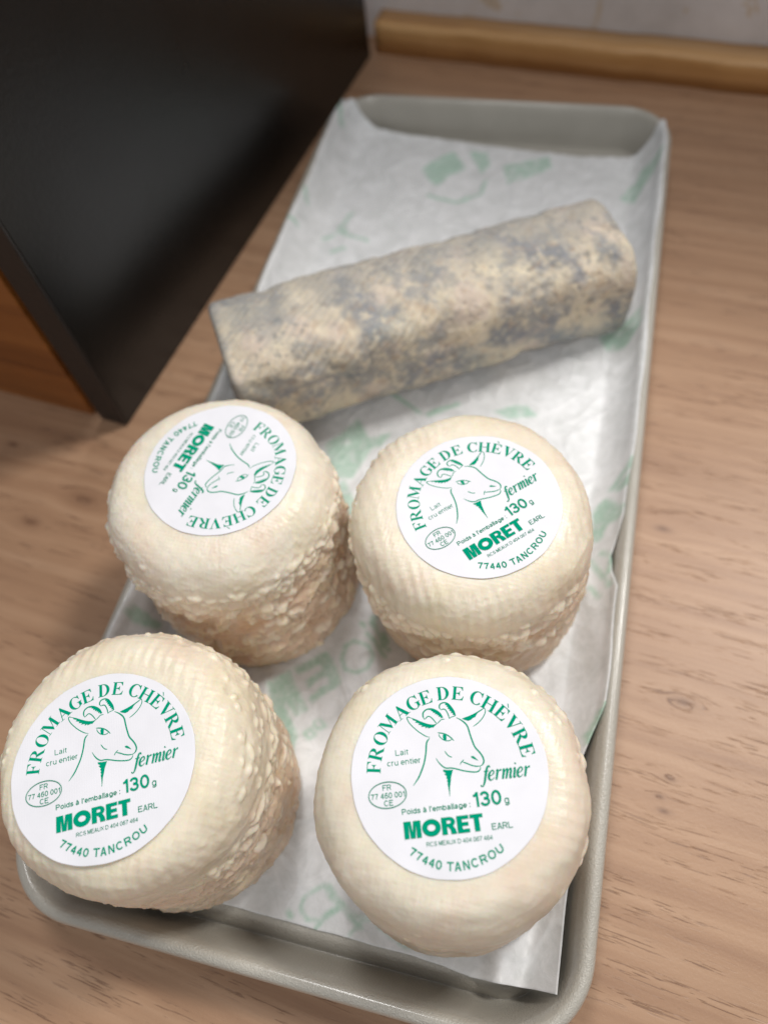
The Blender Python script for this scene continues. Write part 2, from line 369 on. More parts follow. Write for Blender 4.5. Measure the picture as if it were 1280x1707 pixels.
# pine trim along the foot of the wall: rounded-front batten
def batten(name, u0, u1, org_v, depth, height, ang, m, r=4., n=160, seed=0., z0=CZ + .15):
    prof = [(depth, 0), (0, 0), (0, height - r)]
    for k in range(1, 7):
        t = math.pi / 2 * k / 6; prof.append((r - r * math.cos(t), height - r + r * math.sin(t)))
    prof.append((depth, height)); prof = np.array(prof)
    c, s = math.cos(ang), math.sin(ang); us = np.linspace(u0, u1, n); V = []
    for u in us:
        wob = fbm(np.array([[u, 0, seed]]), 30., 4)[0] * 2.
        for d, h_ in prof:
            v = org_v + d + (wob if d < depth else 0); V.append((c * u - s * v, s * u + c * v, z0 + h_ + (wob * .6 if h_ > 1 else 0)))
    me = grid_mesh(name, np.array(V), n, len(prof), wrap=True, flip=True)
    k = len(prof)
    import bmesh
    bm = bmesh.new(); bm.from_mesh(me); bm.verts.ensure_lookup_table()
    bm.faces.new([bm.verts[i] for i in range(k)]); bm.faces.new([bm.verts[(n - 1) * k + i] for i in reversed(range(k))])
    bmesh.ops.recalc_face_normals(bm, faces=bm.faces); bm.to_mesh(me); bm.free()
    return link(name, me, m)
tr = batten('wooden_trim', -101.5, 500, 226.5, 14, 14.6, A_T, M_trim, 2.6)
tag(tr, 'long yellowish pine batten along the foot of the grey wall', 'trim')

# black upright panel on the left (a slab with a banded front edge)
pa = math.atan2(236.2 + 12.3, -76.3 + 112.8)
pe = bpy.data.objects.new('black_panel', None); sc.collection.objects.link(pe)
pe.location = Vector((-112.8, -12.3, CZ + .15)) * MM; pe.rotation_euler = (0, 0, pa)
tag(pe, 'black laminate upright panel standing left of the tray', 'panel')
V = [(0.6, 0, 0), (249, 0, 0), (249, 12, 0), (0.6, 12, 0), (0.6, 0, 330), (249, 0, 330), (249, 12, 330), (0.6, 12, 330)]
bevelled(link('board', mesh('board', V, BOXF, False), M_panel, pe), .4)
V = [(-.7, -.1, 0), (.6, -.1, 0), (.6, 12.1, 0), (-.7, 12.1, 0), (-.7, -.1, 330), (.6, -.1, 330), (.6, 12.1, 330), (-.7, 12.1, 330)]
bevelled(link('edge_band', mesh('edge_band', V, BOXF, False), M_edge, pe), .5)

# varnished board and its bead left of the panel
V = box_pts(-420, -126.6, -25.2, -8, CZ + .1, 240, A_T, (0, 0))
wb = bpy.data.objects.new('wooden_board', None); sc.collection.objects.link(wb); wb.location = Vector((-150, -8, CZ)) * MM
tag(wb, 'orange brown varnished board upright behind the black panel edge', 'board')
o = link('board', mesh('board', V, BOXF, False), M_board); o.parent = wb; o.matrix_parent_inverse = Matrix.Translation(-wb.location); bevelled(o, .8)
# ---------------------------------------------------------------- tray
TW, TL, TR = 150.5, 349.8, 22.
TPROF = [(4.5, CZ + .1), (2.6, CZ + .1), (1.9, CZ + .8), (1.2, 4), (.5, 9.5), (.1, 11.0), (0, 11.8), (.08, 12.4), (.35, 13.1), (.8, 13.6), (1.4, 13.9), (2.1, 14.0), (2.8, 13.85), (3.5, 13.4), (4.1, 12.5), (4.7, 11.0), (5.3, 9.0), (6.0, 6.2), (6.8, 3.2), (7.5, .7), (8.1, -1.0), (8.6, -2.2), (8.95, -2.9), (9.15, -3.1), (9.35, -2.9), (9.6, -2.2), (10.0, -1.5), (10.6, -.85), (11.4, -.35), (12.4, -.05), (13.4, .05), (14.5, .05), (16.5, 0), (19, 0)]
TPd = np.array([p[0] for p in TPROF[6:]]); TPz = np.array([p[1] for p in TPROF[6:]])
def skew(x, y):
    """the left rim of the tray runs very slightly outward towards the front"""
    return x - 2.9 * np.clip(-x / (TW / 2), 0, 1) * (.5 - y / TL)
def rr_ring(d, nc=20, ns=40):
    hw, hl = TW / 2 - d, TL / 2 - d; r = max(TR - d, 5.); P = []
    for k, (cx, cy) in enumerate(((hw - r, hl - r), (-hw + r, hl - r), (-hw + r, -hl + r), (hw - r, -hl + r))):
        for i in range(nc + 1):
            t = math.pi / 2 * (k + i / nc); P.append((cx + r * math.cos(t), cy + r * math.sin(t)))
        t = math.pi / 2 * (k + 1)
    return np.array(P)
def tray_dist(x, y):
    """distance inward from the outer edge of the rounded rectangle"""
    qx = np.abs(x) - (TW / 2 - TR); qy = np.abs(y) - (TL / 2 - TR)
    out = np.hypot(np.maximum(qx, 0), np.maximum(qy, 0)) + np.minimum(np.maximum(qx, qy), 0) - TR
    return -out
V = []
for d, z in TPROF:
    ring = rr_ring(d); V += [(skew(x, y), y, z) for x, y in ring]
n = len(rr_ring(1.)); me = grid_mesh('serving_tray', np.array(V), len(TPROF), n, wrap=True, flip=False)
import bmesh
bm = bmesh.new(); bm.from_mesh(me); bm.verts.ensure_lookup_table()
k0 = (len(TPROF) - 1) * n
f1 = bm.faces.new([bm.verts[k0 + i] for i in range(n)])
f2 = bm.faces.new([bm.verts[i] for i in reversed(range(n))])
bmesh.ops.recalc_face_normals(bm, faces=bm.faces); bm.to_mesh(me); bm.free()
tag(link('serving_tray', me, M_tray), 'long taupe plastic tray with raised rounded rim under the cheeses', 'tray')

# ---------------------------------------------------------------- greaseproof paper
def paper():
    nu, nv = 300, 660
    U, Vv = np.meshgrid(np.linspace(0, 1, nu), np.linspace(0, 1, nv))
    yr = [-165, -161, -137, -118, -105, -95, -91, -69, -55, -48, -43, -36, -30, -9, 107, 150, 162, 170]
    xr = [66.8, 67.3, 68.3, 67.5, 67.6, 70.3, 71.2, 71.2, 71.6, 69.8, 69.2, 70.5, 71.6, 72.2, 73.0, 72.7, 72.0, 70.8]
    xb = [-76, -72, -69, -64, -57, -49, -25, -1, 20, 37, 52, 62, 68, 71, 73]
    yb = [171, 170, 169.5, 166.5, 164.5, 163.6, 161.5, 159.4, 156.6, 155.8, 156, 157.5, 161, 164, 166]
    xf = [-75, -60, 20, 40, 47, 52, 60, 67, 70]; yf = [-160.5, -161, -161.3, -161.6, -162.6, -162.4, -161.8, -161.3, -161.3]
    y = -161 + Vv * 320
    for _ in range(3):
        x = -72.4 + U * (np.interp(y, yr, xr) + 72.4)
        y = np.interp(x, xf, yf) + Vv * (np.interp(x, xb, yb) - np.interp(x, xf, yf))
    x = -72.4 + .35 * np.sin(y / 17) + .25 * np.sin(y / 6.1 + 2) + U * (np.interp(y, yr, xr) + 72.4)
    y = y + .35 * fbm(np.stack([x, y * 0, y * 0], -1), 9., 2)
    d = tray_dist(x, y)
    P3 = np.stack([x, y, np.zeros_like(x)], -1)
    side = np.where(np.abs(x) / TW > np.abs(y) / TL, 1., 1.)
    zc = 12.2 * np.clip((14.5 - d) / 11., 0, 1) ** 1.7
    front = sstep(-150, -160, y) * sstep(60, 45, x)      # the front edge lies flat over the bead
    z = .3 + zc * (1 - front)
    z = np.maximum(z, np.interp(d, TPd, TPz) + .3)
    w = .6 + .9 * fbm(P3, 34., 2, 3.1) + .42 * fbm(P3 * (1, .5, 1), 13., 3, 9.)
    cr = np.abs(fbm(P3, 26., 2, 21.)); w = w + .55 * np.exp(-cr * 18); cr = np.abs(fbm(P3, 15., 2, 27.)); w = w + .3 * np.exp(-cr * 14)
    z = z + np.maximum(w, .05) * (1 - .8 * front)
    # the loose front right corner: a fold that stands up, then the corner pokes out over the moat
    q = np.exp(-((x - 54) / 3.8) ** 2) * sstep(-138, -158, y); z += 4.2 * q
    q = sstep(56, 68, x) * sstep(-140, -161, y); z += 1.6 * q
    q = np.exp(-((x - 60.5) / 2.6) ** 2) * sstep(-140, -160, y); z -= 1.0 * q; z = np.maximum(z, np.interp(d, TPd, TPz) + .15)
    # long side ripples where the sheet climbs the rims
    rp = np.sin(y / 9.5 + 1.5 * np.sin(y / 31)); z += .5 * rp * sstep(12, 7, d) * (1 - front)
    # print mask
    m = np.zeros(x.shape); jx = x + 1.0 * fbm(P3, 7., 2, 2.); jy = y + 1.0 * fbm(P3, 7., 2, 8.)
    for poly in PRINT_POLYS:
        q = np.array(poly); b0 = q.min(0) - 2; b1 = q.max(0) + 2
        sel = (jx > b0[0]) & (jx < b1[0]) & (jy > b0[1]) & (jy < b1[1])
        px, py = jx[sel], jy[sel]; ins = np.zeros(px.shape, bool)
        for i in range(len(q)):
            (x1, y1), (x2, y2) = q[i - 1], q[i]
            if y1 == y2: continue
            c = ((y1 > py) != (y2 > py)) & (px < (x2 - x1) * (py - y1) / (y2 - y1) + x1); ins ^= c
        mm = m[sel]; mm[ins] = np.maximum(mm[ins], .8); m[sel] = mm
    for wd, pl in PRINT_STROKES:
        q = np.array(pl)
        for i in range(len(q) - 1):
            a, b = q[i], q[i + 1]; lo = np.minimum(a, b) - 3; hi = np.maximum(a, b) + 3
            sel = (jx > lo[0]) & (jx < hi[0]) & (jy > lo[1]) & (jy < hi[1]); px, py = jx[sel], jy[sel]
            ab = b - a; t = np.clip(((px - a[0]) * ab[0] + (py - a[1]) * ab[1]) / (ab @ ab + 1e-9), 0, 1)
            dd = np.hypot(px - a[0] - t * ab[0], py - a[1] - t * ab[1])
            m[sel] = np.maximum(m[sel], sstep(wd * .66, wd * .3, dd) * .95)
    m *= .3 + .7 * sstep(-.6, .05, fbm(P3, 3.2, 3, 12.) + .25 * fbm(P3, 25., 1, 5.))
    for _ in range(2): m[1:-1, 1:-1] = (m[1:-1, 1:-1] * 2 + m[2:, 1:-1] + m[:-2, 1:-1] + m[1:-1, 2:] + m[1:-1, :-2]) / 6
    P = np.stack([skew(x, y), y, z], -1).reshape(-1, 3)
    me = grid_mesh('greaseproof_paper', P, nv, nu)
    g = m.reshape(-1); vcol(me, 'print', np.stack([g, g, g], -1))
    o = link('greaseproof_paper', me, M_paper)
    s = o.modifiers.new('thickness', 'SOLIDIFY'); s.thickness = .00009; s.offset = 1
    return o
tag(paper(), 'white greaseproof paper with faded green print lining the tray', 'paper')

# ---------------------------------------------------------------- label artwork (flat print, millimetres, label centre = origin)
class Ink:
    def __init__(s): s.V = []; s.F = []; s.z = 0.
    def poly(s, pts):
        k = len(s.V); s.z += .0012; s.V += [(p[0], p[1], s.z) for p in pts]; s.F.append(list(range(k, k + len(pts))))
    def strip(s, A, B):
        k = len(s.V); n = len(A); s.z += .0012
        for a, b in zip(A, B):
            s.V += [(a[0], a[1], s.z), (b[0], b[1], s.z)]
        for i in range(n - 1): s.F.append([k + 2 * i, k + 2 * i + 1, k + 2 * i + 3, k + 2 * i + 2])
    def ribbon(s, pts, w0, w1=None, taper=.35):
        P = catmull(pts); n = len(P); T = np.gradient(P, axis=0); T /= np.linalg.norm(T, axis=1)[:, None] + 1e-9
        N = np.stack([-T[:, 1], T[:, 0]], -1); t = np.linspace(0, 1, n)
        if np.ndim(w0): w = np.interp(t, np.linspace(0, 1, len(w0)), w0)
        else: w = w0 * (taper + (1 - taper) * np.minimum(1, 7 * np.minimum(t, 1 - t)))
        s.strip(P + N * w[:, None] / 2, P - N * w[:, None] / 2)
    def add(s, V, F):
        k = len(s.V); s.z += .0012; s.V += [(v[0], v[1], s.z) for v in V]; s.F += [[k + i for i in f] for f in F]
    def mesh(s, name):
        V = np.array(s.V); F = [f if area(V[f]) > 0 else f[::-1] for f in s.F]
        return mesh(name, V, F, False)
def area(P):
    x, y = P[:, 0], P[:, 1]; return (x * np.roll(y, -1) - y * np.roll(x, -1)).sum()
def catmull(pts, k=6):
    P = np.array(pts, float)
    if len(P) < 3: return np.array([P[0] + (P[-1] - P[0]) * t for t in np.linspace(0, 1, 5)])
    Q = np.vstack([2 * P[0] - P[1], P, 2 * P[-1] - P[-2]]); out = []
    for i in range(1, len(Q) - 2):
        for t in np.linspace(0, 1, k, endpoint=False):
            a, b, c, d = Q[i - 1], Q[i], Q[i + 1], Q[i + 2]
            out.append(.5 * (2 * b + (c - a) * t + (2 * a - 5 * b + 4 * c - d) * t * t + (3 * b - a - 3 * c + d) * t ** 3))
    out.append(P[-1]); return np.array(out)

def ring_pts(cx, cy, rx, ry, a0, a1, n=20):
    t = np.radians(np.linspace(a0, a1, n)); return [(cx + rx * math.cos(k), cy + ry * math.sin(k)) for k in t]
RP = ring_pts
XH = .735
def cm(p): return [tuple(q) for q in catmull(p, 5)]
SANS = {  # width, height, pen strokes in a unit box
 'O': (.80, 1, [RP(.5, .5, .5, .5, 0, 360, 40)]), '0': (.56, 1, [RP(.5, .5, .5, .5, 0, 360, 36)]),
 'C': (.76, 1, [RP(.5, .5, .5, .5, 42, 318, 32)]), 'E': (.64, 1, [[(0, 0), (0, 1)], [(0, 1), (1, 1)], [(0, .53), (.92, .53)], [(0, 0), (1, 0)]]),
 'F': (.60, 1, [[(0, 0), (0, 1)], [(0, 1), (1, 1)], [(0, .52), (.88, .52)]]), 'T': (.66, 1, [[(0, 1), (1, 1)], [(.5, 0), (.5, 1)]]),
 'L': (.56, 1, [[(0, 0), (0, 1)], [(0, 0), (1, 0)]]), 'U': (.70, 1, [[(0, 1)] + RP(.5, .38, .5, .38, 180, 360, 16) + [(1, 1)]]),
 'R': (.70, 1, [[(0, 0), (0, 1)], [(0, 1)] + RP(.62, .74, .34, .26, 90, -90, 14) + [(0, .48)], [(.52, .50), (.98, 0)]]),
 'D': (.72, 1, [[(0, 0), (0, 1)], [(0, 1)] + RP(.45, .5, .55, .5, 90, -90, 18) + [(0, 0)]]),
 'P': (.64, 1, [[(0, 0), (0, 1)], [(0, 1)] + RP(.62, .73, .38, .27, 90, -90, 14) + [(0, .46)]]),
 'S': (.64, 1, [cm([(.97, .76), (.82, .95), (.5, 1.), (.14, .90), (.05, .74), (.22, .58), (.5, .51), (.82, .42), (.98, .26), (.84, .06), (.5, 0), (.15, .06), (0, .28)])]),
 'X': (.68, 1, [[(0, 0), (1, 1)], [(0, 1), (1, 0)]]),
 '1': (.30, 1, [[(1, 0), (1, 1)], [(0, .80), (.55, .84), (.86, 1.0)]]),
 '3': (.54, 1, [RP(.48, .74, .46, .26, 165, -70, 18) + [(.36, .53)], [(.36, .53)] + RP(.49, .27, .51, .27, 75, -170, 20)]),
 '4': (.56, 1, [[(.76, 0), (.76, 1.02)], [(.74, .98), (0, .30)], [(-.04, .27), (1.04, .27)]]),
 '6': (.55, 1, [RP(.5, .31, .5, .31, 0, 360, 28), cm([(.94, .86), (.72, 1.), (.36, .97), (.1, .74), (0, .36)])]),
 '7': (.54, 1, [[(0, 1), (1, 1)], cm([(1, 1), (.62, .55), (.36, 0)])]),
 'a': (.52, XH, [cm([(.04, .78), (.2, .96), (.48, 1), (.78, .92), (.84, .66)]) + [(.84, .14), (1, 0)], cm([(.84, .60), (.55, .54), (.18, .46), (.0, .24), (.12, .03), (.38, 0), (.70, .12), (.84, .36)])]),
 'i': (.03, XH, [[(.5, 0), (.5, 1)], [(.5, 1.30), (.5, 1.42)]]), 'l': (.03, 1, [[(.5, 0), (.5, 1)]]),
 't': (.26, XH, [[(.5, 1.30), (.5, .14), (.7, 0), (1.05, 0)], [(0, 1), (1, 1)]]),
 'c': (.50, XH, [RP(.5, .5, .5, .5, 48, 312, 24)]), 'r': (.28, XH, [[(0, 0), (0, 1)], cm([(0, .55), (.3, .92), (1, 1)])]),
 'u': (.50, XH, [[(0, 1)] + RP(.48, .36, .48, .36, 180, 330, 12), [(1, 0), (1, 1)]]),
 'n': (.50, XH, [[(0, 0), (0, 1)], RP(.52, .60, .48, .40, 165, 0, 12) + [(1, 0)]]),
 'm': (.82, XH, [[(0, 0), (0, 1)], RP(.26, .66, .24, .34, 165, 0, 10) + [(.5, 0)], RP(.76, .66, .24, .34, 165, 0, 10) + [(1, 0)]]),
 'e': (.52, XH, [[(.02, .48), (1, .48)] + RP(.5, .5, .5, .5, 0, 318, 28)]), 'o': (.54, XH, [RP(.5, .5, .5, .5, 0, 360, 28)]),
 'b': (.54, XH, [[(0, 0), (0, 1.42)], RP(.5, .5, .5, .5, 0, 360, 26)]), 'd': (.54, XH, [[(1, 0), (1, 1.42)], RP(.5, .5, .5, .5, 0, 360, 26)]),
 'g': (.54, XH, [[(1, 1), (1, -.10)] + RP(.5, -.10, .5, .28, 0, -160, 12), RP(.5, .5, .5, .5, 0, 360, 26)]),
 's': (.46, XH, [cm([(.95, .76), (.78, .96), (.5, 1.), (.14, .90), (.08, .72), (.5, .52), (.92, .36), (.95, .16), (.5, 0), (.15, .06), (0, .26)])]),
 "'": (.03, 1, [[(.5, .72), (.5, 1.04)]]), ':': (.03, XH, [[(.5, 0), (.5, .16)], [(.5, .84), (.5, 1)]]), ' ': (.12, 1, []),
}
SANS['à'] = (SANS['a'][0], XH, SANS['a'][2] + [[(.25, 1.42), (.55, 1.20)]])
def sans_glyph(ch, w):
    """pieces of one grotesque letter for pen weight w: ('p', polygon) / ('s', left, right); returns pieces, advance width"""
    if ch in 'MNA':
        W = {'M': .84, 'N': .72, 'A': .74}[ch] + (w - .12) * .8; q = w / W
        if ch == 'M': P = [(0, 0), (0, 1), (q * 1.42, 1), (.5, .36), (1 - q * 1.42, 1), (1, 1), (1, 0), (1 - q * .93, 0), (1 - q * .93, .78), (.5 + q * .46, 0), (.5 - q * .46, 0), (q * .93, .78), (q * .93, 0)]
        elif ch == 'N': P = [(0, 0), (0, 1), (q * 1.08, 1), (1 - q * .95, .27), (1 - q * .95, 1), (1, 1), (1, 0), (1 - q * 1.08, 0), (q * .95, .73), (q * .95, 0)]
        else: return [('p', [(0, 0), (.5 - q * .62, 1), (.5 + q * .62, 1), (.5, .84), (q * 1.1, 0)][:2] + [(.5 + q * .62, 1), (.5, .80), (q * 1.12, 0)]), ('p', [(.5 + q * .62, 1), (1, 0), (1 - q * 1.12, 0), (.5, .80)]), ('p', [(.24, .24), (.76, .24), (.70, .24 + w * .86), (.30, .24 + w * .86)])], W
        return [('p', P)], W
    if ch == 'E' and w > .25:
        q = w / .70; return [('p', [(0, 0), (q, 0), (q, 1), (0, 1)])] + [('p', [(q - .02, a), (b, a), (b, a + .215), (q - .02, a + .215)]) for a, b in ((0, 1), (.395, .93), (.785, .98))], .70
    if ch == 'T' and w > .25:
        q = w / .74; return [('p', [(0, .78), (1, .78), (1, 1), (0, 1)]), ('p', [(.5 - q / 2, 0), (.5 + q / 2, 0), (.5 + q / 2, .79), (.5 - q / 2, .79)])], .74
    if ch == 'R' and w > .25:
        W = .82; q = w / W; return [('p', [(0, 0), (q, 0), (q, 1), (0, 1)]), ('s', np.array(RP(.56, .715, .40, .285, 90, -90, 16)), np.array(RP(.56, .715, .10, .095, 90, -90, 16))),
            ('p', [(q - .02, .81), (.56, .81), (.56, 1), (q - .02, 1)]), ('p', [(q - .02, .43), (.56, .43), (.56, .62), (q - .02, .62)]), ('p', [(.42, .45), (.80, .47), (.95, .26), (1, 0), (.62, 0), (.58, .27)])], W
    W, top, st_ = SANS[ch]; W = W + w * .9; out = []
    for pl in st_:
        P = np.array(pl, float); P = np.stack([w / 2 + P[:, 0] * (W - w), w / 2 + P[:, 1] * (top - w)], -1)
        if len(pl) == 2:   # straight strokes run out to the full height or width
            d = P[1] - P[0]; d /= np.hypot(*d) + 1e-9
            for e, sg in ((0, -1), (1, 1)):
                if pl[e][1] in (0, 1) and abs(d[1]) > .9: P[e] += d * sg * w / 2
                if abs(d[0]) > .9 and pl[e][0] in (0, 1) and ch not in 'e': P[e] += d * sg * w / 2
        T = np.zeros_like(P); closed = np.hypot(*(P[0] - P[-1])) < 1e-6; n = len(P); A_, B_ = [], []
        for i in range(n):
            a = P[i] - P[i - 1] if i else (P[0] - P[-2] if closed else P[1] - P[0]); b = P[i + 1] - P[i] if i < n - 1 else (P[1] - P[0] if closed else P[-1] - P[-2])
            a = a / (np.hypot(*a) + 1e-9); b = b / (np.hypot(*b) + 1e-9); t = a + b; t /= np.hypot(*t) + 1e-9
            nn = np.array([-t[1], t[0]]); k = min(1 / max(abs(nn @ np.array([-a[1], a[0]])), .4), 1.6)
            A_.append(P[i] + nn * w / 2 * k); B_.append(P[i] - nn * w / 2 * k)
        s_ = np.array([1 / W, 1.]); out.append(('s', np.array(A_) * s_, np.array(B_) * s_))
    return out, W
def put_text(ink, s, x, y, width, ang, cap, w=.12, center=False, gap=.11):
    G_ = [sans_glyph(ch, w) for ch in s]; tot = sum(g[1] for g in G_) + gap * (len(s) - 1)
    sx = width / tot if width else cap; c, s_ = math.cos(math.radians(ang)), math.sin(math.radians(ang)); u = -tot / 2 if center else 0.; v0 = -.5 if center else 0.
    for pcs, W in G_:
        def tr(P, u=u, W=W):
            P = np.array(P, float); X = (u + P[:, 0] * W) * sx; Y = (v0 + P[:, 1]) * cap
            return np.stack([x + c * X - s_ * Y, y + s_ * X + c * Y], -1)
        for it in pcs:
            if it[0] == 'p': ink.poly(tr(it[1]))
            else: ink.strip(tr(it[1]), tr(it[2]))
        u += W + gap

# hand-drawn bold serif capitals: lists of ('p', polygon) and ('r', outer, inner) in cap-height units
TN = .05
def arc(cx, cy, rx, ry, a0, a1, n=22):
    t = np.radians(np.linspace(a0, a1, n)); return np.stack([cx + rx * np.cos(t), cy + ry * np.sin(t)], -1)
def stem(x, w=.21, s=.09, top=True, bot=True):
    L_ = [('p', [(x, .02), (x + w, .02), (x + w, .98), (x, .98)])]
    for yy, sg, on in ((0, 1, bot), (1, -1, top)):
        if on: L_.append(('p', [(x - s, yy), (x + w + s, yy), (x + w + s, yy + sg * .03), (x + w + .02, yy + sg * .055), (x - .02, yy + sg * .055), (x - s, yy + sg * .03)]))
    return L_
def glyph(ch):
    if ch in ('E', 'F', 'È'):
        g = stem(.10)
        g += [('p', [(.28, 1), (.78, 1), (.79, .72), (.755, .72), (.68, .88), (.56, .95), (.28, .95)])]
        g += [('p', [(.28, .535), (.28, .475), (.42, .47), (.53, .41), (.555, .33), (.585, .33), (.585, .68), (.555, .68), (.53, .59), (.42, .54)])]
        if ch != 'F':
            g += [('p', [(.28, 0), (.80, 0), (.86, .30), (.825, .30), (.74, .14), (.60, .055), (.28, .05)])]
        if ch == 'È': g += [('p', [(.28, 1.30), (.38, 1.30), (.56, 1.10), (.52, 1.08)])]
        return g, .92 if ch != 'F' else .84
    if ch == 'D':
        g = stem(.10, top=True); o = arc(.36, .5, .52, .5, 90, -90); i = arc(.36, .5, .29, .45, 90, -90)
        return g + [('r', o, i), ('p', [(.28, 1), (.37, 1), (.37, .95), (.28, .95)]), ('p', [(.28, 0), (.37, 0), (.37, .05), (.28, .05)])], .98
    if ch == 'O':
        return [('r', arc(.5, .5, .47, .52, 0, 360, 44), arc(.5, .5, .245, .475, 0, 360, 44))], 1.04
    if ch == 'C':
        return [('r', arc(.52, .5, .48, .52, 58, 318, 36), arc(.545, .5, .275, .465, 52, 322, 36)),
                ('p', [(.76, .92), (.86, 1.01), (.89, 1.01), (.89, .66), (.855, .66), (.80, .80), (.70, .90)])], .98
    if ch == 'G':
        return [('r', arc(.52, .5, .48, .52, 58, 306, 36), arc(.545, .5, .275, .465, 52, 318, 36)),
                ('p', [(.76, .92), (.86, 1.01), (.89, 1.01), (.89, .66), (.855, .66), (.80, .80), (.70, .90)]),
                ('p', [(.72, .10), (.92, .10), (.92, .42), (.72, .42)]), ('p', [(.62, .42), (1.0, .42), (1.0, .465), (.62, .465)])], 1.06
    if ch == 'H':
        return stem(.10) + stem(.72) + [('p', [(.29, .475), (.74, .475), (.74, .53), (.29, .53)])], 1.10
    if ch == 'R':
        g = stem(.10) + [('r', arc(.38, .735, .42, .265, 90, -90, 20), arc(.38, .74, .19, .21, 90, -90, 20)),
             ('p', [(.28, 1), (.39, 1), (.39, .95), (.28, .95)]), ('p', [(.28, .47), (.39, .47), (.39, .525), (.28, .525)]),
             ('p', [(.36, .48), (.60, .48), (.92, .05), (1.0, .035), (1.0, 0), (.72, 0)])]
        return g, 1.02
    if ch == 'A':
        return [('p', [(.46, 1.02), (.54, 1.02), (.94, .03), (.68, .03), (.40, .80)]), ('p', [(.42, .85), (.47, .82), (.19, .03), (.13, .03)]),
                ('p', [(.20, .30), (.62, .30), (.60, .35), (.22, .35)]), ('p', [(.0, 0), (.32, 0), (.32, .035), (.0, .035)]), ('p', [(.58, 0), (1.04, 0), (1.04, .035), (.58, .035)])], 1.04
    if ch == 'V':
        return [('p', [(.08, .97), (.34, .97), (.60, .30), (.54, -.02), (.48, -.02)]), ('p', [(.56, .10), (.80, .97), (.87, .97), (.54, -.02)]),
                ('p', [(0, .965), (.44, .965), (.44, 1), (0, 1)]), ('p', [(.66, .965), (1.0, .965), (1.0, 1), (.66, 1)])], 1.0
    if ch == 'M':
        return [('p', [(.0, 0), (.30, 0), (.30, .035), (.0, .035)]), ('p', [(.125, .03), (.175, .03), (.175, .97), (.125, .97)]),
                ('p', [(0, .965), (.34, .965), (.34, 1), (0, 1)]), ('p', [(.14, .97), (.37, .97), (.69, .28), (.61, .02), (.575, .02)]),
                ('p', [(.61, .02), (.66, .18), (.96, .97), (.98, .80)]), ('p', [(.92, .02), (1.13, .02), (1.13, .98), (.92, .98)]),
                ('p', [(.82, 0), (1.22, 0), (1.22, .035), (.82, .035)]), ('p', [(.95, .965), (1.22, .965), (1.22, 1), (.95, 1)])], 1.26
def put_glyph(ink, ch, cx, cy, ang, cap):
    g, wd = glyph(ch); c, s = math.cos(math.radians(ang)), math.sin(math.radians(ang))
    def tr(P): 
        P = np.array(P, float); X = (P[:, 0] - wd / 2) * cap * 1.03; Y = (P[:, 1] - .5) * cap
        return np.stack([cx + c * X - s * Y, cy + s * X + c * Y], -1)
    for it in g:
        if it[0] == 'p': ink.poly(tr(it[1]))
        else: ink.strip(tr(it[1]), tr(it[2]))

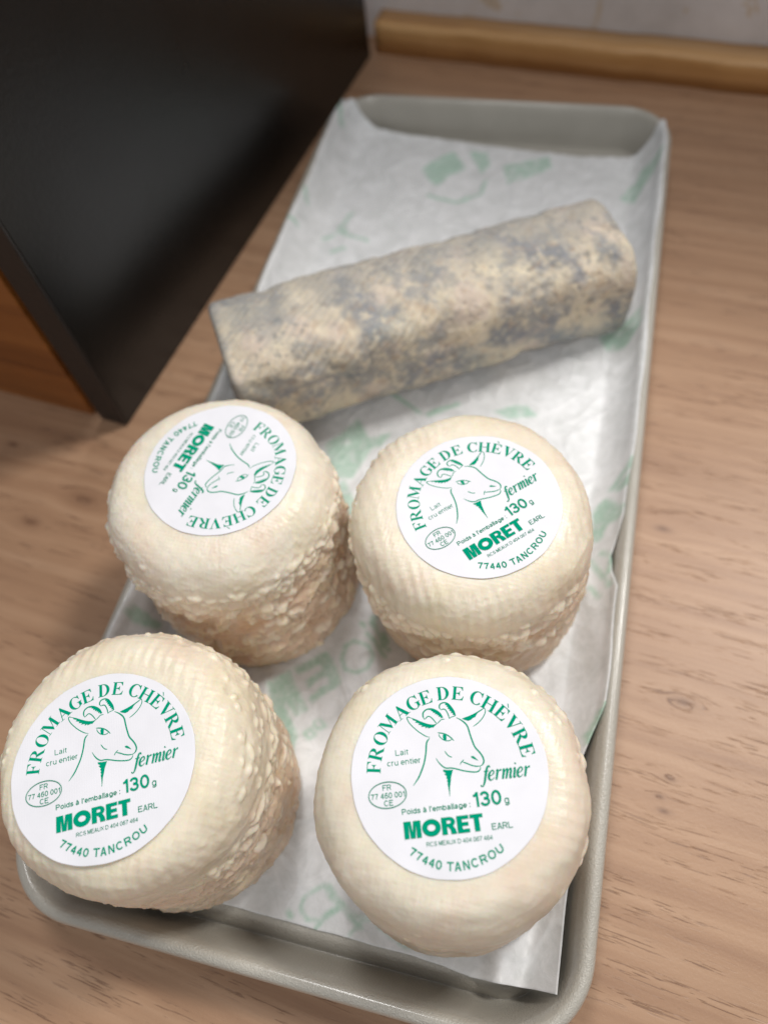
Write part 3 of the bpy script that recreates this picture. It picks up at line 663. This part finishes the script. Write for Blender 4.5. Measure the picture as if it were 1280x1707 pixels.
def build_label_art():
    G = Ink()
    wid = dict(neck=.34, face=.34, lip_low=.28, lip_up=.26, earL_low=.22, earL_top=.3, brow=.2, hornL_out=.32, hornL_in=.24, hornR_out=.3, hornR_in=.26, hornR_base=.18, eye_top=.26, eye_low=.2, lip_end=.2, cheek=.22, earR_top=.26, earR_low=.2, pupil=.72)
    for k, pts in STROKES.items():
        if k == 'nostril': G.ribbon(pts, [.12, .55, .4, .05]); continue
        if k == 'pupil': G.ribbon(pts, [.5, .85, .6]); continue
        G.ribbon(pts, wid[k])
    for k, pts in PATCHES.items(): G.poly(pts)
    L_ = Ink(); S_ = Ink()
    for ch, r, a in (('F', 16.14, 169.8), ('R', 16.16, 159.0), ('O', 16.45, 147.2), ('M', 16.85, 135.0), ('A', 16.75, 121.8), ('G', 16.88, 110.3), ('E', 17.0, 99.9), ('D', 17.24, 86.3), ('E', 17.34, 75.3), ('C', 17.35, 61.4), ('H', 17.38, 50.7), ('È', 17.45, 40.0), ('V', 17.6, 29.9), ('R', 17.5, 19.3), ('E', 17.48, 8.7)):
        x, y = r * math.cos(math.radians(a)), r * math.sin(math.radians(a))
        up = math.degrees(math.atan2(y - .35, x - .75)); put_glyph(L_, ch, x, y, up - 90, 3.02)
    for ch, x, y in (('7', -9.36, -14.93), ('7', -8.2, -15.85), ('4', -7.0, -16.6), ('4', -5.75, -17.25), ('0', -4.4, -17.8), ('T', -2.14, -18.34), ('A', -.62, -18.5), ('N', 1.1, -18.42), ('C', 2.9, -18.15), ('R', 4.72, -17.68), ('O', 6.5, -17.0), ('U', 8.2, -16.1)):
        up = math.degrees(math.atan2(y + .6, x - .2)) + 90; put_text(L_, ch, x, y, None, up, 1.72, .165, True)
    put_text(L_, 'MORET', -10.73, -12.34, 16.47, 0, 3.38, .30, gap=.06)
    put_text(L_, '130', 4.15, -7.62, 6.05, 0, 2.95, .165)
    put_text(S_, 'Lait', -10.95, 4.7, 2.8, 0, 1.28, .125)
    put_text(S_, 'cru entier', -12.94, 2.66, 7.3, 0, 1.28, .125)
    put_text(S_, 'FR', -14.41, -2.25, 1.85, 0, 1.18, .145)
    put_text(S_, '77 460 001', -17.05, -3.9, 7.25, 0, 1.18, .145)
    put_text(S_, 'CE', -14.38, -5.42, 1.95, 0, 1.18, .145)
    put_text(S_, "Poids à l'emballage :", -10.8, -7.5, 14.4, 0, 1.15, .15)
    put_text(S_, 'g', 10.75, -7.62, .95, 0, 1.6, .13)
    put_text(S_, 'EARL', 7.33, -12.4, 4.27, 0, 1.25, .125)
    put_text(S_, 'RCS MEAUX D 404 067 464', -6.41, -14.2, 13.58, 0, .86, .105)
    S_.strip(arc(-13.45, -3.2, 4.1, 2.75, 0, 360, 60), arc(-13.45, -3.2, 3.93, 2.58, 0, 360, 60))
    # italic serif word, drawn with a broad pen: units of x-height
    xh = 2.05; sl = .22
    def pen(x0, pts, w): L_.ribbon([(x0 + (px + sl * py) * xh, -2.62 + py * xh) for px, py in pts], [k * xh * 1.15 for k in w])
    x = 7.15
    pen(x, [(.52, 1.28), (.46, 1.42), (.30, 1.40), (.20, 1.10), (.14, .5), (.08, -.15), (-.04, -.48), (-.22, -.50), (-.26, -.38)], [.10, .10, .16, .19, .19, .12, .07, .12])
    pen(x, [(-.08, .95), (.42, .95)], [.07, .07]); x += .93
    def e(x):
        pen(x, [(.10, .42), (.34, .50), (.52, .70), (.44, .93), (.24, .92), (.06, .62), (.06, .25), (.22, .02), (.44, .06), (.62, .24)], [.05, .06, .12, .10, .10, .20, .20, .12, .06, .04])
    def up_(x, hook=True): pen(x, [(.02, .86), (.14, .96), (.16, .7), (.10, .0)] if hook else [(.12, .95), (.10, .0)], [.05, .14, .19, .17])
    def r_(x):
        up_(x); pen(x, [(.16, .55), (.32, .85), (.50, .96)], [.05, .08, .1]); pen(x, [(.42, .93), (.55, .90)], [.14, .17])
    e(x); x += .74 * xh
    r_(x); x += .66 * xh
    up_(x); pen(x, [(.16, .5), (.34, .86), (.50, .94), (.53, .7), (.46, .0)], [.05, .07, .14, .19, .16]); pen(x + .37 * xh, [(.16, .5), (.34, .86), (.50, .94), (.53, .7), (.48, .12), (.56, .02), (.68, .16)], [.05, .07, .14, .19, .17, .1, .04]); x += 1.14 * xh
    pen(x, [(.02, .86), (.14, .96), (.16, .7), (.12, .12), (.20, .02), (.32, .16)], [.05, .14, .19, .17, .1, .04]); pen(x, [(.14, 1.36), (.17, 1.40), (.20, 1.44)], [.12, .22, .12]); x += .42 * xh
    e(x); x += .74 * xh
    r_(x)
    return G.mesh('goat_drawing'), L_.mesh('bold_lettering'), S_.mesh('fine_lettering')
ME_GOAT, ME_BOLD, ME_FINE = build_label_art()
LR = 21.
def label_mesh():
    n = 180; V = []; rings = [(LR * .5, .1), (LR * .9, .1), (LR - .12, .1), (LR, .06), (LR, -.06), (LR - .2, -.1)]
    for r, z in rings:
        for k in range(n):
            t = 2 * math.pi * k / n; w = 1 + .0022 * math.sin(9 * t + 1) + .0012 * math.sin(23 * t)
            V.append((r * w * math.cos(t), r * w * math.sin(t), z + (.0 if r < LR * .95 else .05 * math.sin(11 * t))))
    F = [[i * n + j, (i + 1) * n + j, (i + 1) * n + (j + 1) % n, i * n + (j + 1) % n] for i in range(len(rings) - 1) for j in range(n)]
    F.append(list(range(n))); F.append([(len(rings) - 1) * n + i for i in reversed(range(n))])
    F = [f for f in F]
    me = bpy.data.meshes.new('label'); me.from_pydata((np.array(V) * MM).tolist(), [], F)
    b = bmesh.new(); b.from_mesh(me); bmesh.ops.recalc_face_normals(b, faces=b.faces); b.to_mesh(me); b.free()
    me.materials.append(M_label); return me
ME_LABEL = label_mesh()

# ---------------------------------------------------------------- goat cheeses
H = 56.
def goat_cheese(loc_label, yaw, top, base, rt, rb, seed, beads, skirt, fold, flakes, ribs, tcol, scol, label):
    rg = np.random.RandomState(seed)
    e = bpy.data.objects.new('goat_cheese', None); sc.collection.objects.link(e)
    e.location = Vector((base[0], base[1], .75)) * MM
    tag(e, label, 'cheese', 'four round goat cheeses with white labels on the tray')
    Hh = H - .75
    pr = np.array([(0, 0), (.5, 0), (.86, .0), (.945, .02), (.985, .07), (1, .15), (1.004, .3), (1.006, .45), (1.004, .6), (1.0, .74), (.985, .83), (.95, .905), (.89, .958), (.82, .985), (.74, .997), (.66, 1.), (.4, 1.), (0, 1.)])
    rr = pr[:, 0] * (rb + (rt - rb) * np.clip(pr[:, 1] / .8, 0, 1)); zz = pr[:, 1] * Hh
    s = np.r_[0, np.cumsum(np.hypot(np.diff(rr), np.diff(zz)))]
    dense = np.linspace(0, s[-1], 900); R_, Z_ = np.interp(dense, s, rr), np.interp(dense, s, zz)
    ker = np.hanning(45); ker /= ker.sum()
    R_ = np.convolve(np.pad(R_, 22, mode='reflect', reflect_type='odd'), ker, 'valid'); Z_ = np.convolve(np.pad(Z_, 22, mode='reflect', reflect_type='odd'), ker, 'valid')
    s_in = np.interp(.84, pr[:, 1], s); 
    sb = np.interp(3, np.arange(len(s)), s); stp = np.interp(13.5, np.arange(len(s)), s)
    ss = np.r_[np.linspace(.3, sb, 10, endpoint=False), np.arange(sb, stp + 4, .36), np.linspace(stp + 4.4, s[-1] - .05, 46)]
    R_, Z_ = np.interp(ss, dense, R_), np.interp(ss, dense, Z_)
    nr, nc = len(ss), 560
    th = np.linspace(0, 2 * np.pi, nc, endpoint=False)
    TH, RR = np.meshgrid(th, R_); ZZ = np.repeat(Z_[:, None], nc, 1); SS = np.repeat(ss[:, None], nc, 1)
    dR, dZ = np.gradient(R_, ss), np.gradient(Z_, ss)
    nrm = np.hypot(dR, dZ); NR, NZ = (dZ / nrm)[:, None], (-dR / nrm)[:, None]
    ct, st_ = np.cos(TH), np.sin(TH)
    P = np.stack([RR * ct, RR * st_, ZZ], -1)
    zf = ZZ / Hh
    lx, ly = loc_label[0] - base[0], loc_label[1] - base[1]
    tx, ty = top[0] - base[0], top[1] - base[1]
    dl = np.hypot(P[..., 0] + tx - lx, P[..., 1] + ty - ly)
    topm = sstep(.90, .985, zf); lm = sstep(LR + .5, LR + 5, dl); sidem = 1 - topm
    so = seed * 7.7
    d = 1.5 * fbm(P, 26., 2, so) * (sidem * .9 + .1 * topm * lm) + .6 * fbm(P, 10., 1, so + 5) * (.25 * topm * lm + sidem)
    # the top skin ends in a wavy skirt; below it the side is smoother, with soft horizontal folds
    hgt_n = zf + .075 * fbm(np.stack([ct * 3, st_ * 3, 0 * ZZ], -1), 1., 3, so + 7) + .022 * perlin(np.stack([ct * 14, st_ * 14, ZZ / 9], -1) + so)
    sk = sstep(skirt[0] - .012, skirt[0] + .012, hgt_n); d += skirt[1] * sk * sstep(.97, .8, zf)
    Pq = np.stack([ct * 3.6, st_ * 3.6, ZZ / 5.2], -1) + .5 * perlin(P / 12. + so)[..., None]
    rid = 1 - np.abs(fbm(Pq, 1., 2, so + 11)) * 2.2
    band = 1 - sk * .8
    d += fold * (rid - .5) * .95 * band * sidem
    Pq2 = np.stack([ct * 8, st_ * 8, ZZ / 3.], -1) + .5 * perlin(P / 7. + so)[..., None]
    rid2 = np.clip(1 - np.abs(fbm(Pq2, 1., 1, so + 31)) * 3.2, 0, 1) ** 2; d += fold * .30 * rid2 * band * sidem
    # plate-like flakes with torn edges
    fl = np.zeros_like(d)
    if flakes:
        fn = fbm(np.stack([ct * 4.2, st_ * 4.2, ZZ / 6.], -1) + .25 * perlin(P / 2.5 + so)[..., None], 1., 3, so + 51)
        fl = sstep(.12, .17, fn) * sstep(.80, .66, zf) * sstep(.05, .12, zf); d += flakes * .55 * fl
    # basket-weave imprint on the top
    an = math.radians(ribs[0]); q = (P[..., 0] * math.cos(an) + P[..., 1] * math.sin(an)); q2 = (-P[..., 0] * math.sin(an) + P[..., 1] * math.cos(an))
    q = q + .7 * perlin(P / 8. + so + 3)
    rmask = sstep(.70, .80, zf) * sstep(LR * .97, LR * 1.04, dl) * (.35 + .65 * sstep(-.15, .25, fbm(P, 17., 2, so + 61)))
    wv = np.sin(2 * np.pi * q / 2.7) + .35 * np.sin(2 * np.pi * q2 / 1.9)
    d += ribs[1] * wv * rmask
    gr = fbm(P, 3.0, 2, so + 71); d += .10 * gr * (sidem + topm * lm); peb = np.clip(perlin(P / .95 + so) + .15, 0, 1); d += ribs[2] * peb * sstep(.15, .5, perlin(P / 9. + so + 4) + .45) * sstep(LR, LR + 1.5, dl)
    # curd beads: small pearls standing in loose rows round the shoulder and side
    bm_ = np.zeros_like(d)
    arcR = RR
    for (n_, z0, z1, a0, a1, rmin, rmax, hgt) in beads:
        for _ in range(n_):
            a = math.radians(rg.uniform(a0, a1))
            if z0 is None:
                jj = int(a / (2 * np.pi) * nc) % nc; col_ = hgt_n[10:-46, jj]; zc = Z_[10 + int(np.argmin(np.abs(col_ - skirt[0])))] + rg.uniform(-z1, z1 * .35)
            else: zc = rg.uniform(z0, z1) * Hh; row = 2.8; zc = round(zc / row) * row + rg.normal() * .4
            rad = rg.uniform(rmin, rmax); el = rg.uniform(1., 2.3); tilt = rg.normal() * .3
            i = int(np.argmin(np.abs(Z_[:-46] - zc))) if zc < .985 * Hh else int(np.argmin(np.abs(Z_ - zc)))
            sc0 = ss[i]; Rl = R_[i]
            i0, i1 = np.searchsorted(ss, sc0 - rad * 2.2), np.searchsorted(ss, sc0 + rad * 2.2)
            dw = int(rad * 2.2 * 1.9 / Rl / (2 * np.pi / nc)) + 1; jc = int(a / (2 * np.pi) * nc)
            js = np.arange(jc - dw, jc + dw + 1) % nc; ii = np.arange(i0, i1)
            if not len(ii): continue
            da = (np.arange(-dw, dw + 1) * 2 * np.pi / nc * Rl)[None, :]; ds = (ss[ii] - sc0)[:, None]
            u = (da * math.cos(tilt) + ds * math.sin(tilt)) / el; v = -da * math.sin(tilt) + ds * math.cos(tilt)
            r2 = (u * u + v * v) / rad ** 2
            b = np.clip(1 - r2, 0, 1) ** .62 * hgt * rad
            b += .12 * np.exp(-r2 * 1.2) * rad
            sub = np.ix_(ii, js); cur = bm_[sub]; bm_[sub] = np.maximum(cur, b) + .25 * np.minimum(cur, b)
    edge = sstep(LR + .2, LR + 1.5, dl); bm_ *= np.where(zf > .9, edge, 1)
    d += bm_
    # a slight hollow under the sticker, so that its rim sits in the skin
    d *= np.where(zf > .985, np.maximum(lm, .06), 1)
    # shear between the base and the top, plus displacement
    X = P[..., 0] + NR * ct * d + tx * zf; Y = P[..., 1] + NR * st_ * d + ty * zf; Zo = P[..., 2] + NZ * d
    Zo = np.maximum(Zo, 0)
    # pigment: pale top, tan side, whiter beads, amber hollows
    c = np.zeros(d.shape + (3,)); sidec = 1 - sstep(skirt[0] - .16, skirt[0] + .05, hgt_n); sidec = np.maximum(sidec, .25 * sstep(.95, .75, zf))
    cT, cS = lin(*tcol), lin(*scol); bead = np.clip(bm_ * 1.6, 0, 1) * .75; cB = lin(242, 232, 216); cA = lin(196, 150, 104)
    c = cT * (1 - sidec[..., None]) + cS * sidec[..., None]
    am = sstep(.05, .5, fbm(P, 11., 3, so + 91)) * sidec * .42; c = c * (1 - am[..., None]) + cA * am[..., None]
    pk = sstep(.0, .5, fbm(P, 15., 2, so + 95)) * (1 - sidec) * .5; c = c * (1 - pk[..., None]) + lin(230, 207, 188) * pk[..., None]
    ye = sstep(-.05, -.4, fbm(P, 13., 2, so + 99)) * .24; c = c * (1 - ye[..., None]) + lin(232, 220, 184) * ye[..., None]
    c = c * (1 - bead[..., None] * sidec[..., None]) + cB * (bead * sidec)[..., None]
    f_ = (fl * .6)[..., None]; c = c * (1 - f_) + lin(232, 216, 190) * f_
    me = grid_mesh('rind', np.stack([X, Y, Zo], -1).reshape(-1, 3), nr, nc, wrap=True)
    vcol(me, 'rind_colour', c.reshape(-1, 3))
    b = bmesh.new(); b.from_mesh(me); b.verts.ensure_lookup_table()
    b.faces.new([b.verts[i] for i in reversed(range(nc))]); b.faces.new([b.verts[(nr - 1) * nc + i] for i in range(nc)])
    bmesh.ops.recalc_face_normals(b, faces=b.faces); b.to_mesh(me); b.free()
    link('rind', me, M_rind, e)
    lo = link('label', ME_LABEL, None, e, (lx, ly, H - .75 + .22)); lo.rotation_euler = (0, 0, math.radians(yaw))
    for nm, m_, mt in (('goat_drawing', ME_GOAT, M_ink), ('bold_lettering', ME_BOLD, M_ink), ('fine_lettering', ME_FINE, M_ink2)):
        link(nm, m_, mt, lo, (0, 0, .112))
    return e

CH = [
 dict(loc_label=(36.15, -125.97), yaw=18.64, top=(36.3, -126.2), base=(36.0, -130.2), rt=30.9, rb=30.2, seed=11,
      beads=[(40, .80, .95, 20, 150, .5, .95, .5), (30, .3, .8, -20, 60, .6, 1.2, .5), (9, .5, .9, 180, 340, .4, .7, .35)], skirt=(.60, .25),
      fold=.45, flakes=0, ribs=(100, .06, .06), tcol=(235, 227, 209), scol=(226, 208, 188),
      label='goat cheese at the front right of the tray, smooth pale rind, label seen face on'),
 dict(loc_label=(-39.68, -140.43), yaw=26.2, top=(-39.4, -136.4), base=(-35.4, -135.8), rt=30.6, rb=30.0, seed=23,
      beads=[(60, .74, .94, -10, 140, .6, 1.1, .55), (60, None, 3., -40, 100, .7, 1.3, .6), (40, .30, .72, -30, 90, .7, 1.5, .5), (20, .9, .96, 120, 200, .5, .8, .45)], skirt=(.66, .45),
      fold=1.2, flakes=0, ribs=(10, .09, .08), tcol=(235, 226, 206), scol=(222, 200, 178),
      label='goat cheese at the front left corner, leaning out over the tray rim'),
 dict(loc_label=(-39.78, -59.99), yaw=-104.3, top=(-42.2, -63.0), base=(-36.2, -67.6), rt=31.5, rb=30.4, seed=37,
      beads=[(200, None, 5., 165, 400, .65, 1.25, .62), (20, .80, .90, 170, 395, .5, .9, .4), (90, .30, .72, 180, 390, .7, 1.7, .6), (40, .08, .35, 180, 330, .6, 1.4, .5)], skirt=(.80, .6),
      fold=1.25, flakes=1.0, ribs=(60, .03, .16), tcol=(235, 227, 211), scol=(220, 196, 174),
      label='goat cheese next to the ash log, its label turned sideways'),
 dict(loc_label=(30.87, -59.15), yaw=43.6, top=(28.2, -58.6), base=(30.2, -58.2), rt=31.9, rb=30.6, seed=41,
      beads=[(110, None, 5., 170, 335, .7, 1.25, .8), (110, .42, .74, 180, 325, .7, 1.5, .75), (60, .65, .92, 140, 200, .55, 1.0, .55), (26, .2, .6, -40, 60, .6, 1.1, .5)], skirt=(.74, .45),
      fold=1.15, flakes=.0, ribs=(25, .10, .10), tcol=(236, 226, 207), scol=(222, 200, 178),
      label='goat cheese behind the front right one, beaded rind, label tilted up to the right'),
]
for k in CH: goat_cheese(**k)

# ---------------------------------------------------------------- ash-coated log
def ash_log():
    A = np.array([-64.6, -4.6]); B = np.array([56.2, 70.3]); L_ = np.linalg.norm(B - A); r = 20.1
    nr, nc = 420, 330; s = np.linspace(0, L_, nr)
    er = 2.2
    def endr(t): t = np.clip(t / er, 0, 1); return r - er + er * np.sqrt(np.clip(1 - (1 - t) ** 2, 0, 1))
    rad = np.minimum(endr(s), endr(L_ - s))
    cap = np.linspace(.02, 1, 26, endpoint=False)
    S = np.r_[np.zeros(26), s, np.full(26, L_)]; Rd = np.r_[(r - er) * cap, rad, (r - er) * cap[::-1]]
    th = np.linspace(0, 2 * np.pi, nc, endpoint=False)
    TH, RR = np.meshgrid(th, Rd); SS = np.repeat(S[:, None], nc, 1)
    # squarish round section with a flat foot
    pw = 3.2; sq = (1.035 - .05 * SS / L_) * (np.abs(np.cos(TH - .06)) ** pw + np.abs(np.sin(TH - .06)) ** pw) ** (-1 / pw); Yl = RR * np.cos(TH) * sq * 1.0; Zl = RR * np.sin(TH) * sq
    P = np.stack([SS, Yl, Zl], -1)
    n_s = np.where(SS <= 0, -1., np.where(SS >= L_, 1., 0.)); nrr = np.where(n_s == 0, 1., 0.)
    d = 1.8 * fbm(P, 28., 2, 1.) + 1.0 * fbm(P, 8., 3, 2.) + 1.5 * fbm(P, 14., 2, 3.)
    rg_ = np.sin(2 * np.pi * (SS * .62 + TH * r * .78) / 2.3 + 1.2 * perlin(P / 9.)); lm = sstep(95, 55, SS)
    d += .20 * rg_ * (.12 + .88 * lm) * (.5 + fbm(P, 12., 2, 4.)) + .35 * (1 - 2.2 * np.abs(fbm(P, 4.5, 2, 5.))) * sstep(30, 90, SS)
    d += .12 * fbm(P, 1.5, 2, 7.)
    Yl = Yl + nrr * np.cos(TH) * d; Zl = Zl + nrr * np.sin(TH) * d; Sx = SS + n_s * d * .6
    foot = -r * .96; Zl = np.maximum(Zl, foot)
    t = SS / L_; cz = 26.6 * (1 - t) + 20.4 * t
    dx, dy = (B - A) / L_
    X = A[0] + dx * Sx - dy * Yl; Y = A[1] + dy * Sx + dx * Yl; Z = cz + Zl
    o_ = np.array([A[0], A[1], .8])
    ochre, cream, grey, pink, blue, green = lin(210, 198, 178), lin(226, 213, 187), lin(154, 154, 153), lin(210, 193, 182), lin(122, 129, 141), lin(162, 166, 160)
    def bl(c, col, m): return c * (1 - m[..., None]) + col * m[..., None]
    c = np.ones(d.shape + (3,)) * ochre
    c = bl(c, cream, sstep(-.1, .4, fbm(P, 17., 3, 10.)) * .8)
    c = bl(c, pink, sstep(0, .4, fbm(P, 12., 2, 20.)) * .6)
    band = np.cos(TH - 1.9)
    gm = sstep(.0, .42, fbm(P, 13., 4, 30.) + .16 * np.exp(-((SS - 70) / 40) ** 2) * (TH > 3) + .08); gm = gm * sstep(-.6, .1, fbm(P, 3.6, 3, 33.)); c = bl(c, grey, gm * .9)
    low = np.clip(.5 - np.sin(TH - .35), 0, 1) * sstep(0, -1.2, np.sin(TH) * 0 - (TH > 3.0) * 1.); c = bl(c, blue, sstep(.08, .40, fbm(P, 19., 4, 40.) + .05 + .10 * sstep(80, 125, SS) + .10 * (np.sin(TH) < .3)) * .8 * sstep(-.6, .05, fbm(P, 3., 3, 44.)))
    c = bl(c, green, sstep(.1, .4, fbm(P, 23., 2, 50.)) * .4)
    c = bl(c, grey, sstep(.1, .5, rg_ * .5 + fbm(P, 6., 2, 60.)) * .30 * (.3 + .7 * lm))
    c = bl(c, grey * .62, sstep(.08, .32, fbm(P, 2.4, 3, 70.)) * .6 * sstep(-.3, .2, fbm(P, 20., 2, 71.))); c = bl(c, cream, sstep(.1, .35, fbm(P, 3.4, 3, 75.)) * .5); c = bl(c, lin(176, 146, 116), sstep(.2, .4, fbm(P, 4.2, 2, 77.)) * .3)
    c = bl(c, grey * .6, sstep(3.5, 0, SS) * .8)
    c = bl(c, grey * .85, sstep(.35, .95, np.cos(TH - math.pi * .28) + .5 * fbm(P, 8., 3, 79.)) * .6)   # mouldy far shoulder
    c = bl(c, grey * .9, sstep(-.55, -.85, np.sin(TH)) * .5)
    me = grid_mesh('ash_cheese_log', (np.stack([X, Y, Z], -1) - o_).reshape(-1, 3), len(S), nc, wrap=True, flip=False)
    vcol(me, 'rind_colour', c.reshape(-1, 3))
    b = bmesh.new(); b.from_mesh(me); b.verts.ensure_lookup_table(); N = len(S)
    b.faces.new([b.verts[i] for i in reversed(range(nc))]); b.faces.new([b.verts[(N - 1) * nc + i] for i in range(nc)])
    bmesh.ops.recalc_face_normals(b, faces=b.faces); b.to_mesh(me); b.free()
    return link('ash_cheese_log', me, M_log, None, tuple(o_))
tag(ash_log(), 'long grey and ochre mould-ripened cheese log lying across the tray', 'cheese log')
